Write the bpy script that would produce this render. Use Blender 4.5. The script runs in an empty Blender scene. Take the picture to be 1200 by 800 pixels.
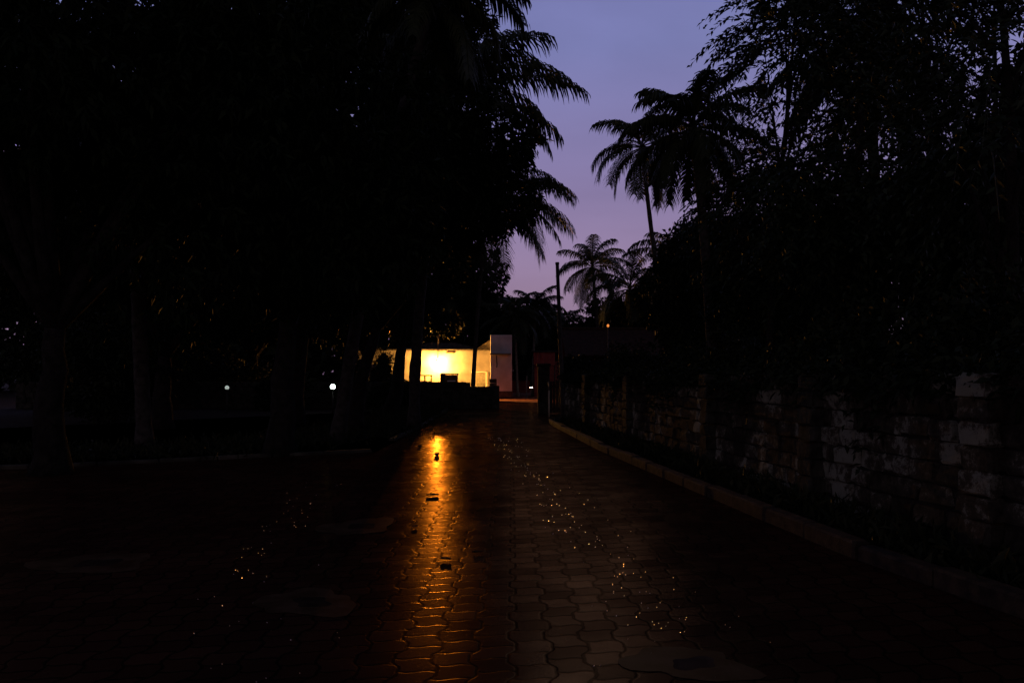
import bpy, bmesh, math, random
import numpy as np
from mathutils import Vector, Matrix
R = math.radians
scene = bpy.context.scene
col = scene.collection
F, HZ, CX, EYE = 933.33, 440.0, 600.0, 1.6

def at(px, py, Y):
    """photo pixel at depth Y -> world point"""
    return Vector(((px-CX)/F*Y, Y, EYE-(py-HZ)/F*Y))
def on_ground(px, py):
    Y = EYE*F/(py-HZ)
    return Vector(((px-CX)/F*Y, Y, 0))

# ------------------------------------------------------------------ materials
def new_mat(name):
    m = bpy.data.materials.new(name); m.use_nodes = True
    nt = m.node_tree
    b = nt.nodes['Principled BSDF']
    return m, nt, b
def N(nt, t, **kw):
    n = nt.nodes.new(t)
    for k, v in kw.items(): setattr(n, k, v)
    return n
def noise_mat(name, c1, c2, scale=6, rough=.8, bump=.3, bscale=None, spec=.3, detail=6, dist=.02, lo=.35, hi=.65):
    m, nt, b = new_mat(name)
    tc = N(nt, 'ShaderNodeTexCoord')
    nz = N(nt, 'ShaderNodeTexNoise'); nz.inputs['Scale'].default_value = scale; nz.inputs['Detail'].default_value = detail
    nt.links.new(tc.outputs['Object'], nz.inputs['Vector'])
    rp = N(nt, 'ShaderNodeValToRGB')
    rp.color_ramp.elements[0].position = lo; rp.color_ramp.elements[1].position = hi
    rp.color_ramp.elements[0].color = (*c1, 1); rp.color_ramp.elements[1].color = (*c2, 1)
    nt.links.new(nz.outputs['Fac'], rp.inputs['Fac'])
    nt.links.new(rp.outputs['Color'], b.inputs['Base Color'])
    b.inputs['Roughness'].default_value = rough
    b.inputs['Specular IOR Level'].default_value = spec
    if bump:
        n2 = N(nt, 'ShaderNodeTexNoise'); n2.inputs['Scale'].default_value = bscale or scale*4; n2.inputs['Detail'].default_value = 5
        nt.links.new(tc.outputs['Object'], n2.inputs['Vector'])
        bp = N(nt, 'ShaderNodeBump'); bp.inputs['Strength'].default_value = bump; bp.inputs['Distance'].default_value = dist
        nt.links.new(n2.outputs['Fac'], bp.inputs['Height']); nt.links.new(bp.outputs['Normal'], b.inputs['Normal'])
    return m
def leaf_mat(name, c1, c2, rough=.5, spec=.25, trans=.0):
    m, nt, b = new_mat(name)
    g = N(nt, 'ShaderNodeNewGeometry')
    mx = N(nt, 'ShaderNodeMix', data_type='RGBA')
    mx.inputs['A'].default_value = (*c1, 1); mx.inputs['B'].default_value = (*c2, 1)
    nt.links.new(g.outputs['Random Per Island'], mx.inputs['Factor'])
    nt.links.new(mx.outputs['Result'], b.inputs['Base Color'])
    b.inputs['Roughness'].default_value = rough; b.inputs['Specular IOR Level'].default_value = spec
    return m
def emit_mat(name, c, s):
    m, nt, b = new_mat(name)
    b.inputs['Base Color'].default_value = (.8, .8, .8, 1)
    b.inputs['Emission Color'].default_value = (*c, 1); b.inputs['Emission Strength'].default_value = s
    return m

M = {}
M['ground'] = noise_mat('earth', (.018, .012, .008), (.045, .028, .018), 3, .95, .6, 18, .1)
M['laterite'] = noise_mat('red laterite soil', (.16, .05, .025), (.26, .09, .045), 2.5, .95, .5, 14, .1)
M['kerb'] = noise_mat('kerb concrete', (.020, .013, .009), (.062, .040, .024), 9, .85, .5, 50, .2)
M['vergekerb'] = noise_mat('pale verge concrete', (.025, .02, .014), (.10, .085, .06), 1.6, .9, .4, 40, .05)
M['plaster'] = noise_mat('limewash dimmed for lamp', (.12, .112, .102), (.185, .176, .163), 1.3, .9, .15, 20, .1)  # whitewash darkened in colour so the lamp does not burn it out
M['tower'] = noise_mat('undimmed whitewash', (.60, .56, .57), (.80, .76, .77), 1.1, .9, .15, 20, .1)  # same whitewash, kept pale where the lamp does not reach
M['dampbase'] = noise_mat('damp plinth', (.05, .045, .04), (.12, .10, .09), 4, .9, .3, 30, .1)
M['roofslab'] = noise_mat('dark slab edge', (.03, .028, .025), (.08, .07, .06), 5, .9, .3, 30, .1)
M['lowwall'] = noise_mat('mossy rubble wall', (.018, .018, .014), (.06, .055, .04), 5, .95, .8, 15, .1, dist=.05)  # on the far pilasters this dark tone is their shade, put into colour
M['greydoor'] = noise_mat('grey painted door', (.16, .16, .13), (.24, .24, .2), 6, .6, .1, 40, .3)
M['frame'] = noise_mat('pale frame', (.5, .47, .4), (.66, .62, .54), 8, .6, .1, 40, .3)
M['darkwood'] = noise_mat('dark wood', (.012, .008, .005), (.04, .025, .015), 7, .7, .4, 35, .25)
M['brownwood'] = noise_mat('brown wood', (.06, .035, .02), (.12, .07, .04), 7, .7, .4, 35, .25)
M['bark'] = noise_mat('bark', (.010, .008, .006), (.03, .025, .02), 6, .95, 1, 24, .1, dist=.04)
M['palmbark'] = noise_mat('palm bark', (.025, .021, .017), (.07, .06, .05), 7, .9, .6, 26, .1)
M['greybark'] = noise_mat('pale palm bark', (.17, .14, .11), (.3, .26, .2), 7, .9, .6, 26, .1)
M['mango'] = leaf_mat('mango leaves', (.008, .013, .005), (.017, .025, .009), .6, .05)
M['palmleaf'] = leaf_mat('palm leaves', (.016, .022, .008), (.045, .05, .018), .5, .15)
M['featherleaf'] = leaf_mat('small tree leaves', (.012, .018, .008), (.03, .042, .018), .5, .12)
M['bush'] = leaf_mat('bush leaves', (.010, .014, .006), (.026, .034, .014), .6, .1)
M['weed'] = leaf_mat('weed leaves', (.012, .016, .006), (.035, .035, .014), .7, .1)
M['metal'] = noise_mat('dull grey metal', (.10, .09, .08), (.2, .18, .16), 10, .5, .1, 50, .4)
M['darkmetal'] = noise_mat('dark weathered pole', (.03, .025, .022), (.075, .062, .052), 8, .7, .3, 40, .3)
M['postpaint'] = noise_mat('cream paint', (.42, .33, .22), (.58, .48, .34), 9, .7, .2, 50, .3)
M['redpaint'] = noise_mat('faded red paint', (.22, .05, .04), (.34, .09, .07), 4, .8, .3, 30, .2)
M['redcloth'] = noise_mat('red tarpaulin', (.3, .05, .04), (.42, .10, .08), 3, .7, .3, 12, .2)
M['tile'] = noise_mat('old clay tiles', (.03, .016, .011), (.07, .03, .02), 5, .9, .5, 20, .1)
M['housewall'] = noise_mat('dim house wall', (.015, .013, .011), (.035, .03, .025), 3, .9, .2, 20, .1)
M['whiteplastic'] = noise_mat('white plastic', (.72, .70, .70), (.82, .8, .8), 5, .35, .05, 30, .4)
M['tank'] = noise_mat('mossy cement', (.05, .045, .025), (.13, .11, .06), 5, .85, .4, 25, .2)
M['leafdry'] = noise_mat('dry leaf', (.012, .008, .005), (.04, .022, .012), 20, .8, .3, 60, .2)
M['stone'] = noise_mat('dark stone', (.015, .013, .011), (.04, .036, .03), 12, .8, .5, 60, .2)
M['lamp_glow'] = emit_mat('sodium bulb glass', (1.0, .42, .068), 28000)
M['led'] = emit_mat('white lamp globe', (.82, 1.0, .9), 9)
M['led_dim'] = emit_mat('dim white lamp globe', (.85, 1.0, .9), .38)
M['orange_bulb'] = emit_mat('orange bulb', (1.0, .28, .03), .9)
M['lantern'] = emit_mat('white tube', (1.0, .62, .45), 24)

# block wall: dark laterite with lime patches, shade per block
def block_mat(shift=0):
    m, nt, b = new_mat('laterite blocks with lime patches')
    tc = N(nt, 'ShaderNodeTexCoord'); g = N(nt, 'ShaderNodeNewGeometry')
    n1 = N(nt, 'ShaderNodeTexNoise'); n1.inputs['Scale'].default_value = 1.1; n1.inputs['Detail'].default_value = 8; n1.inputs['Roughness'].default_value = .72
    n2 = N(nt, 'ShaderNodeTexNoise'); n2.inputs['Scale'].default_value = 11; n2.inputs['Detail'].default_value = 10; n2.inputs['Roughness'].default_value = .85
    for n in (n1, n2): nt.links.new(tc.outputs['Object'], n.inputs['Vector'])
    a = N(nt, 'ShaderNodeMath', operation='MULTIPLY_ADD'); a.inputs[1].default_value = .62
    nt.links.new(n2.outputs['Fac'], a.inputs[0]); nt.links.new(n1.outputs['Fac'], a.inputs[2])
    c = N(nt, 'ShaderNodeMath', operation='MULTIPLY_ADD'); c.inputs[1].default_value = .13
    nt.links.new(g.outputs['Random Per Island'], c.inputs[0]); nt.links.new(a.outputs[0], c.inputs[2])
    rp = N(nt, 'ShaderNodeValToRGB'); cr = rp.color_ramp
    cr.elements[0].position = .80; cr.elements[0].color = (.04, .032, .022, 1)
    cr.elements[1].position = 1.18; cr.elements[1].color = (.37, .36, .27, 1)
    e = cr.elements.new(.94); e.color = (.115, .095, .065, 1)
    sc = N(nt, 'ShaderNodeMath', operation='MULTIPLY'); sc.inputs[1].default_value = .85
    for el in cr.elements: el.position = min(1, el.position*.85-shift)
    nt.links.new(c.outputs[0], sc.inputs[0]); nt.links.new(sc.outputs[0], rp.inputs['Fac'])
    nt.links.new(rp.outputs['Color'], b.inputs['Base Color'])
    b.inputs['Roughness'].default_value = .95; b.inputs['Specular IOR Level'].default_value = .08
    bp = N(nt, 'ShaderNodeBump'); bp.inputs['Strength'].default_value = 1; bp.inputs['Distance'].default_value = .06
    nt.links.new(n2.outputs['Fac'], bp.inputs['Height']); nt.links.new(bp.outputs['Normal'], b.inputs['Normal'])
    return m
M['block'] = block_mat()
M['paleblock'] = block_mat(.045)

# worn interlocking concrete pavers, slightly wet
def paver_mat():
    m, nt, b = new_mat('worn interlocking pavers')
    L = nt.links
    tc = N(nt, 'ShaderNodeTexCoord'); sp = N(nt, 'ShaderNodeSeparateXYZ'); L.new(tc.outputs['Object'], sp.inputs[0])
    def mth(op, a, b_=None, c_=None):
        n = N(nt, 'ShaderNodeMath', operation=op)
        for i, v in enumerate((a, b_, c_)):
            if v is None: continue
            if isinstance(v, (int, float)): n.inputs[i].default_value = v
            else: L.new(v, n.inputs[i])
        return n.outputs[0]
    x, y = sp.outputs[0], sp.outputs[1]
    PW, PL, AM = .215, .40, .028
    ph = mth('MULTIPLY', y, 2*math.pi/PL)
    s1 = mth('SINE', ph)
    s3 = mth('MULTIPLY', mth('SINE', mth('MULTIPLY', ph, 3)), .22)
    xs = mth('MULTIPLY_ADD', mth('ADD', s1, s3), AM, x)
    u = mth('DIVIDE', xs, PW)
    fu = mth('FLOOR', u)
    stag = mth('MULTIPLY', mth('MODULO', mth('ABSOLUTE', fu), 2), .5)
    ry = mth('MULTIPLY', mth('SINE', mth('MULTIPLY', u, 2*math.pi)), .07)
    v = mth('ADD', mth('ADD', mth('DIVIDE', y, PL/2), stag), ry)
    fv = mth('FLOOR', v)
    def edge(w, size):
        f = mth('FRACT', w)
        return mth('MULTIPLY', mth('MINIMUM', f, mth('SUBTRACT', 1.0, f)), size)
    d = mth('MINIMUM', edge(u, PW), edge(v, PL/2))
    mr = N(nt, 'ShaderNodeMapRange', interpolation_type='SMOOTHSTEP'); mr.inputs['From Min'].default_value = .002; mr.inputs['From Max'].default_value = .017
    L.new(d, mr.inputs['Value'])
    cv = N(nt, 'ShaderNodeCombineXYZ'); L.new(fu, cv.inputs[0]); L.new(fv, cv.inputs[1])
    wn = N(nt, 'ShaderNodeTexWhiteNoise', noise_dimensions='2D'); L.new(cv.outputs[0], wn.inputs['Vector'])
    ws = N(nt, 'ShaderNodeSeparateColor'); L.new(wn.outputs['Color'], ws.inputs[0])
    # individual tilt of each paver
    tx = mth('MULTIPLY', mth('SUBTRACT', ws.outputs[0], .5), mth('SUBTRACT', mth('FRACT', u), .5))
    ty = mth('MULTIPLY', mth('SUBTRACT', ws.outputs[1], .5), mth('SUBTRACT', mth('FRACT', v), .5))
    tilt = mth('MULTIPLY', mth('ADD', mth('MULTIPLY', tx, .45), ty), .34)
    n1 = N(nt, 'ShaderNodeTexNoise'); n1.inputs['Scale'].default_value = 1.3; n1.inputs['Detail'].default_value = 4; L.new(tc.outputs['Object'], n1.inputs['Vector'])
    n2 = N(nt, 'ShaderNodeTexNoise'); n2.inputs['Scale'].default_value = 55; n2.inputs['Detail'].default_value = 4; L.new(tc.outputs['Object'], n2.inputs['Vector'])
    n3 = N(nt, 'ShaderNodeTexNoise'); n3.inputs['Scale'].default_value = .55; n3.inputs['Detail'].default_value = 6; L.new(tc.outputs['Object'], n3.inputs['Vector'])
    h = mth('ADD', mth('MULTIPLY', mr.outputs[0], .42), tilt)
    h = mth('ADD', h, mth('MULTIPLY', n1.outputs['Fac'], 1.3))
    h = mth('ADD', h, mth('MULTIPLY', n2.outputs['Fac'], .16))
    bp = N(nt, 'ShaderNodeBump'); bp.inputs['Strength'].default_value = .25; bp.inputs['Distance'].default_value = .010
    L.new(h, bp.inputs['Height']); L.new(bp.outputs['Normal'], b.inputs['Normal'])
    rp = N(nt, 'ShaderNodeValToRGB'); rp.color_ramp.elements[0].color = (.018, .007, .005, 1); rp.color_ramp.elements[1].color = (.05, .019, .013, 1)
    rp.color_ramp.elements[0].position = .25; rp.color_ramp.elements[1].position = .8
    L.new(mth('MULTIPLY_ADD', ws.outputs[2], .3, mth('MULTIPLY', n3.outputs['Fac'], .8)), rp.inputs['Fac'])
    mx = N(nt, 'ShaderNodeMix', data_type='RGBA'); mx.inputs['A'].default_value = (.006, .005, .004, 1)
    L.new(mr.outputs[0], mx.inputs['Factor']); L.new(rp.outputs['Color'], mx.inputs['B']); L.new(mx.outputs['Result'], b.inputs['Base Color'])
    rr = N(nt, 'ShaderNodeMapRange'); rr.inputs['From Min'].default_value = .3; rr.inputs['From Max'].default_value = .7
    rr.inputs['To Min'].default_value = .19; rr.inputs['To Max'].default_value = .28
    L.new(n3.outputs['Fac'], rr.inputs['Value']); b.inputs['Roughness'].default_value = .9
    b.inputs['Specular IOR Level'].default_value = 0
    gl = N(nt, 'ShaderNodeBsdfGlossy'); 
    fm = N(nt, 'ShaderNodeMapRange'); fm.inputs['From Min'].default_value = .35; fm.inputs['From Max'].default_value = .65; fm.inputs['To Min'].default_value = .55; fm.inputs['To Max'].default_value = 1.0
    n4 = N(nt, 'ShaderNodeTexNoise'); n4.inputs['Scale'].default_value = 1.9; n4.inputs['Detail'].default_value = 7; L.new(tc.outputs['Object'], n4.inputs['Vector'])
    L.new(n4.outputs['Fac'], fm.inputs['Value'])
    fk = mth('MULTIPLY', fm.outputs[0], mth('MULTIPLY_ADD', mr.outputs[0], .45, .55))
    fk = mth('MULTIPLY', fk, mth('MULTIPLY_ADD', ws.outputs[2], .5, .6))
    fc = N(nt, 'ShaderNodeMix', data_type='RGBA'); fc.inputs['A'].default_value = (0, 0, 0, 1); fc.inputs['B'].default_value = (.165, .090, .026, 1)   # damp sheen, its colour warmed to cut the sky's reflection
    L.new(fk, fc.inputs['Factor']); L.new(fc.outputs['Result'], gl.inputs['Color'])
    L.new(rr.outputs[0], gl.inputs['Roughness']); L.new(bp.outputs['Normal'], gl.inputs['Normal'])
    ad = N(nt, 'ShaderNodeAddShader'); L.new(b.outputs[0], ad.inputs[0]); L.new(gl.outputs[0], ad.inputs[1])
    L.new(ad.outputs[0], nt.nodes['Material Output'].inputs['Surface'])
    return m
M['paver'] = paver_mat()

# ------------------------------------------------------------------ mesh helpers
class MB:
    def __init__(s): s.v = []; s.f = []; s.mi = []
    def add(s, vs, fs, mi=0):
        o = len(s.v); s.v += [tuple(p) for p in vs]; s.f += [tuple(o+i for i in f) for f in fs]; s.mi += [mi]*len(fs)
    def box(s, c, d, rz=0, bev=.0, taper=1.0, mi=0):
        """chamfered box: centre c, size d"""
        hx, hy, hz = d[0]/2, d[1]/2, d[2]/2
        b = min(bev, hx*.45, hy*.45, hz*.45)
        ca, sa = math.cos(rz), math.sin(rz)
        def T(x, y, z):
            k = 1 if z < 0 else taper
            x *= k; y *= k
            return (c[0]+x*ca-y*sa, c[1]+x*sa+y*ca, c[2]+z)
        if b <= 0:
            vs = [T(x, y, z) for z in (-hz, hz) for x, y in ((-hx, -hy), (hx, -hy), (hx, hy), (-hx, hy))]
            s.add(vs, [(3, 2, 1, 0), (4, 5, 6, 7), (0, 1, 5, 4), (1, 2, 6, 5), (2, 3, 7, 6), (3, 0, 4, 7)], mi); return
        ring = lambda ix, iy, z: [T(x, y, z) for x, y in ((-ix+b, -iy), (ix-b, -iy), (ix, -iy+b), (ix, iy-b), (ix-b, iy), (-ix+b, iy), (-ix, iy-b), (-ix, -iy+b))]
        vs = ring(hx-b, hy-b, -hz)+ring(hx, hy, -hz+b)+ring(hx, hy, hz-b)+ring(hx-b, hy-b, hz)
        fs = [tuple(range(7, -1, -1)), tuple(range(24, 32))]
        for r in range(3):
            for i in range(8): fs.append((r*8+i, r*8+(i+1) % 8, r*8+8+(i+1) % 8, r*8+8+i))
        s.add(vs, fs, mi)
    def tube(s, pts, rads, n=10, cap=True, mi=0):
        pts = [Vector(p) for p in pts]; o = len(s.v)
        prev = None
        for i, p in enumerate(pts):
            t = (pts[min(i+1, len(pts)-1)]-pts[max(i-1, 0)]).normalized()
            a = (prev - t*prev.dot(t)).normalized() if prev is not None and (prev - t*prev.dot(t)).length > 1e-4 else t.orthogonal().normalized()
            prev = a; bb = t.cross(a)
            r = rads[i] if hasattr(rads, '__len__') else rads
            for k in range(n):
                q = 2*math.pi*k/n
                s.v.append(tuple(p+(a*math.cos(q)+bb*math.sin(q))*r))
        for i in range(len(pts)-1):
            for k in range(n):
                s.f.append((o+i*n+k, o+i*n+(k+1) % n, o+(i+1)*n+(k+1) % n, o+(i+1)*n+k)); s.mi.append(mi)
        if cap:
            s.f.append(tuple(o+k for k in range(n-1, -1, -1))); s.mi.append(mi)
            e = o+(len(pts)-1)*n
            s.f.append(tuple(e+k for k in range(n))); s.mi.append(mi)
    def ball(s, c, r, nu=14, nv=8, sc=(1, 1, 1), mi=0):
        o = len(s.v); c = Vector(c)
        s.v.append(tuple(c+Vector((0, 0, -r*sc[2]))))
        for j in range(1, nv):
            a = math.pi*j/nv
            for k in range(nu):
                q = 2*math.pi*k/nu
                s.v.append(tuple(c+Vector((r*sc[0]*math.sin(a)*math.cos(q), r*sc[1]*math.sin(a)*math.sin(q), -r*sc[2]*math.cos(a)))))
        s.v.append(tuple(c+Vector((0, 0, r*sc[2]))))
        top = len(s.v)-1
        for k in range(nu):
            s.f.append((o, o+1+(k+1) % nu, o+1+k)); s.mi.append(mi)
            e = o+1+(nv-2)*nu
            s.f.append((top, e+k, e+(k+1) % nu)); s.mi.append(mi)
        for j in range(nv-2):
            for k in range(nu):
                a = o+1+j*nu
                s.f.append((a+k, a+(k+1) % nu, a+nu+(k+1) % nu, a+nu+k)); s.mi.append(mi)
    def build(s, name, mats, parent=None, origin=None, smooth=False):
        org = Vector(origin) if origin is not None else (parent_loc(parent) if parent is not None else Vector((0, 0, 0)))
        me = bpy.data.meshes.new(name)
        me.from_pydata([(v[0]-org.x, v[1]-org.y, v[2]-org.z) for v in s.v], [], s.f); me.validate(); me.update()
        for m in (mats if isinstance(mats, (list, tuple)) else [mats]): me.materials.append(m)
        if any(s.mi) and len(me.polygons) == len(s.mi): me.polygons.foreach_set('material_index', s.mi)
        if smooth: me.polygons.foreach_set('use_smooth', [True]*len(me.polygons))
        o = bpy.data.objects.new(name, me); col.objects.link(o)
        if parent is not None: o.parent = parent
        else: o.location = org
        return o
def parent_loc(o):
    p = Vector(o.location)
    while o.parent is not None:
        o = o.parent; p += Vector(o.location)
    return p
def tag(o, label=None, cat=None, group=None, kind=None):
    if label: o['label'] = label
    if cat: o['category'] = cat
    if group: o['group'] = group
    if kind: o['kind'] = kind
    return o
def thing(name, label, cat, loc, group=None):
    o = bpy.data.objects.new(name, None); col.objects.link(o); o.location = loc; o.empty_display_size = .2
    return tag(o, label, cat, group)
def np_mesh(name, V, Fc, mat, parent=None, origin=None):
    """V (n,3) world verts, Fc (m,k) faces with equal k"""
    org = Vector(origin) if origin is not None else (parent_loc(parent) if parent is not None else Vector((0, 0, 0)))
    V = np.asarray(V, dtype=np.float32) - np.array(org, dtype=np.float32)
    me = bpy.data.meshes.new(name); k = Fc.shape[1]
    me.vertices.add(len(V)); me.vertices.foreach_set('co', V.ravel())
    me.loops.add(Fc.size); me.loops.foreach_set('vertex_index', Fc.astype(np.int32).ravel())
    me.polygons.add(len(Fc)); me.polygons.foreach_set('loop_start', np.arange(0, Fc.size, k, dtype=np.int32))
    me.update(calc_edges=True); me.validate(); me.materials.append(mat)
    o = bpy.data.objects.new(name, me); col.objects.link(o)
    if parent is not None: o.parent = parent
    else: o.location = org
    return o
def norm(a): return a/np.maximum(np.linalg.norm(a, axis=1, keepdims=True), 1e-6)
def leaf_arrays(P, D, rng, L, W, fold=.25):
    """folded diamond leaves: base P, unit direction D"""
    n = len(P); D = norm(D)
    r = rng.normal(size=(n, 3)); r[:, 2] += 1.2
    S = norm(np.cross(D, r)); Nn = np.cross(S, D)
    L = np.broadcast_to(np.asarray(L), (n,))[:, None]; W = np.broadcast_to(np.asarray(W), (n,))[:, None]
    a = P; m = P+D*L*.45; t = P+D*L - np.array([[0, 0, 1.]])*L*.12
    v1 = m+S*W*.5+Nn*W*fold; v2 = m-S*W*.5+Nn*W*fold
    V = np.stack([a, v1, t, v2], 1).reshape(-1, 3)
    b = np.arange(n)[:, None]*4
    Fc = np.concatenate([np.stack([b[:, 0], b[:, 0]+1, b[:, 0]+2], 1), np.stack([b[:, 0], b[:, 0]+2, b[:, 0]+3], 1)], 0)
    return V, Fc

# ------------------------------------------------------------------ vegetation
def crown_points(rng, centre, rad, n, lobes=9, shell=.55):
    """cluster centres in a lumpy crown made of several overlapping masses"""
    c = np.array(centre); rad = np.array(rad)
    lc = rng.normal(size=(lobes, 3)); lc = norm(lc)*rng.uniform(.35, .72, (lobes, 1))
    lr = rng.uniform(.34, .55, lobes)
    k = rng.integers(0, lobes, n)
    d = norm(rng.normal(size=(n, 3))); rr = rng.uniform(shell, 1.0, (n, 1))**.6
    p = lc[k]+d*rr*lr[k][:, None]
    return c+p*rad, norm(d*rad), c+lc*rad
def clumped_crown(name, parent, mat, centre, rad, clusters, per, L, W, seed, droop=.55, lobes=9, spread=.16, shell=.4):
    rng = np.random.default_rng(seed)
    C, D, LC = crown_points(rng, centre, rad, clusters, lobes, shell)
    P = np.repeat(C, per, 0); B = np.repeat(D, per, 0)
    n = len(P)
    d = B*.5+norm(rng.normal(size=(n, 3)))*.95; d[:, 2] -= droop
    P = P+norm(rng.normal(size=(n, 3)))*rng.uniform(0, spread, (n, 1))
    V, Fc = leaf_arrays(P, d, rng, L*rng.uniform(.7, 1.2, n), W*rng.uniform(.8, 1.2, n))
    np_mesh(name, V, Fc, mat, parent)
    return LC
def broad_tree(name, label, cat, base, centre, rad, clusters, per, L, W, mat, seed, r0=.2, lobes=9, group=None, fork=.45, droop=.55, bend=0, shell=.4, spread=.2):
    root = thing(name, label, cat, base, group)
    rnd = random.Random(seed)
    LC = clumped_crown('crown', root, mat, centre, rad, clusters, per, L, W, seed, droop, lobes, spread=spread, shell=shell)
    b = Vector(base); c = Vector(centre)
    f = b.lerp(c, fork); f.x += bend
    mb = MB()
    pts = []
    for i in range(8):
        t = i/7
        p = b*(1-t)**2+Vector((b.x+bend*.7, b.y, (b.z+f.z)/2))*2*t*(1-t)+f*t*t
        pts.append(p+Vector((rnd.uniform(-.04, .04), rnd.uniform(-.04, .04), 0)))
    mb.tube(pts, [r0*(1.45 if i == 0 else 1.12-.5*i/7) for i in range(8)], 10)
    mb.build('trunk', M['bark'], root, smooth=True)
    lb = MB()
    for l in LC:
        e = Vector(l); mid = f.lerp(e, .5)+Vector((rnd.uniform(-.3, .3), rnd.uniform(-.3, .3), .25))
        q = [f*(1-t)**2+mid*2*t*(1-t)+e*t*t for t in (0, .25, .5, .75, 1)]
        lb.tube(q, [r0*k for k in (.5, .4, .28, .18, .06)], 6)
    lb.build('limb', M['bark'], root, smooth=True)
    return root
def twig_tree(name, label, cat, base, centre, rad, twigs, per, L, W, mat, seed, r0=.12, group=None, limbs=9, tw=(.5, 1.0)):
    """slender tree with small leaves set along drooping twigs"""
    root = thing(name, label, cat, base, group)
    rng = np.random.default_rng(seed); rnd = random.Random(seed)
    C, D, LC = crown_points(rng, centre, rad, twigs, limbs, .15)
    out = norm(C-np.array(centre)+rng.normal(size=C.shape)*.5); out[:, 2] = out[:, 2]*.5+.15
    tl = rng.uniform(tw[0], tw[1], (twigs, 1))
    Ps, Ds = [], []
    for k in range(per):
        t = (k+.5)/per
        p = C+norm(out)*tl*t; p[:, 2] -= (tl[:, 0]*t*t*.75)
        tang = norm(out); tang[:, 2] -= t*1.5*.75
        side = norm(np.cross(tang, np.tile([[0, 0, 1.]], (twigs, 1)))) * (1 if k % 2 else -1)
        d = norm(tang)*.8+side*.9+rng.normal(size=C.shape)*.25; d[:, 2] -= .2
        Ps.append(p); Ds.append(d)
    P = np.concatenate(Ps); Dd = np.concatenate(Ds)
    V, Fc = leaf_arrays(P, Dd, rng, L*rng.uniform(.7, 1.2, len(P)), W*rng.uniform(.8, 1.2, len(P)), .15)
    tg = MB()                                   # fine stems carrying the leaves
    for i in range(0, twigs, 2):
        o = Vector(norm(out[i:i+1])[0]); c = Vector(C[i]); l = float(tl[i, 0])
        tg.tube([c, c+o*l*.5-Vector((0, 0, l*.19)), c+o*l-Vector((0, 0, l*.75))], [.008, .006, .003], 3, False)
    q = np.array(tg.f); q = np.concatenate([q[:, [0, 1, 2]], q[:, [0, 2, 3]]])+len(V)
    np_mesh('crown', np.concatenate([V, np.array(tg.v)]), np.concatenate([Fc, q]), mat, root)
    b = Vector(base); c = Vector(centre); tp = c+Vector((rnd.uniform(-.2, .2), 0, rad[2]*.75))
    mb = MB(); pts = []
    for i in range(10):
        t = i/9; p = b.lerp(tp, t); p.x += math.sin(t*3+seed)*.14; p.y += math.cos(t*4+seed)*.1; pts.append(p)
    mb.tube(pts, [r0*(1.25-1.1*i/9) for i in range(10)], 8)
    mb.build('trunk', M['bark'], root, smooth=True)
    lb = MB()
    for l in LC:
        e = Vector(l); t = rnd.uniform(.35, .8); s = b.lerp(tp, t)
        mid = s.lerp(e, .5)+Vector((0, 0, .3))
        lb.tube([s*(1-q)**2+mid*2*q*(1-q)+e*q*q for q in (0, .3, .6, 1)], [r0*k for k in (.42, .3, .2, .06)], 5)
    lb.build('limb', M['bark'], root, smooth=True)
    return root
def frond_geo(V, Fq, o, az, el, length, bend, rnd, nl=46, lw=.045, ll=.75, twist=0, sweep=.0):
    """one coconut frond: stalk and drooping leaflets, as quads"""
    n = 16; pts = []; p = Vector(o); a = el; z = az
    for i in range(n+1):
        pts.append(p.copy())
        st = length/n
        p = p+Vector((math.cos(a)*math.cos(z), math.cos(a)*math.sin(z), math.sin(a)))*st
        a -= bend/n*(.55+.9*i/n); z += sweep/n
        a = max(a, -1.45)
    def P(t):
        k = min(int(t*n), n-1); f = t*n-k
        return pts[k].lerp(pts[k+1], f), (pts[k+1]-pts[k]).normalized()
    def quad(a_, b_, c_, d_):
        i = len(V); V.extend((tuple(a_), tuple(b_), tuple(c_), tuple(d_))); Fq.append((i, i+1, i+2, i+3))
    up = Vector((0, 0, 1))
    for i in range(n):
        t = (pts[i+1]-pts[i]).normalized(); s = t.cross(up)
        s = s.normalized() if s.length > .05 else Vector((math.sin(az), -math.cos(az), 0))
        w0 = .05*(1-i/n)+.008; w1 = .05*(1-(i+1)/n)+.008
        quad(pts[i]-s*w0, pts[i]+s*w0, pts[i+1]+s*w1, pts[i+1]-s*w1)
        nn = s.cross(t)
        quad(pts[i]-nn*w0*.7, pts[i]+nn*w0*.7, pts[i+1]+nn*w1*.7, pts[i+1]-nn*w1*.7)
    for i in range(nl):
        t = .14+.86*(i+.5)/nl
        q, tg = P(t)
        s = tg.cross(up); s = s.normalized() if s.length > .05 else Vector((math.sin(az), -math.cos(az), 0))
        prof = ll*(.45+.55*math.sin(math.pi*min(1, .15+t*.72)))*(1 if t < .9 else .75)
        for sg in (-1, 1):
            d = (s*sg*math.cos(.2)+tg*(.55+.35*t)+up*rnd.uniform(-.05, .2)).normalized()
            l = prof*rnd.uniform(.62, 1.15)
            d2 = (d-up*rnd.uniform(.7, 1.7)+tg*rnd.uniform(-.25, .25)).normalized(); d3 = (d2-up*1.1).normalized()
            m1 = q+d*l*.35; m2 = m1+d2*l*.38; e = m2+d3*l*.27
            wv = (tg*.9+up*.15).normalized()*lw
            quad(q-wv*.35, q+wv*.35, m1+wv*.5, m1-wv*.5)
            quad(m1-wv*.5, m1+wv*.5, m2+wv*.38, m2-wv*.38)
            quad(m2-wv*.38, m2+wv*.38, e+wv*.04, e-wv*.04)
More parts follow.
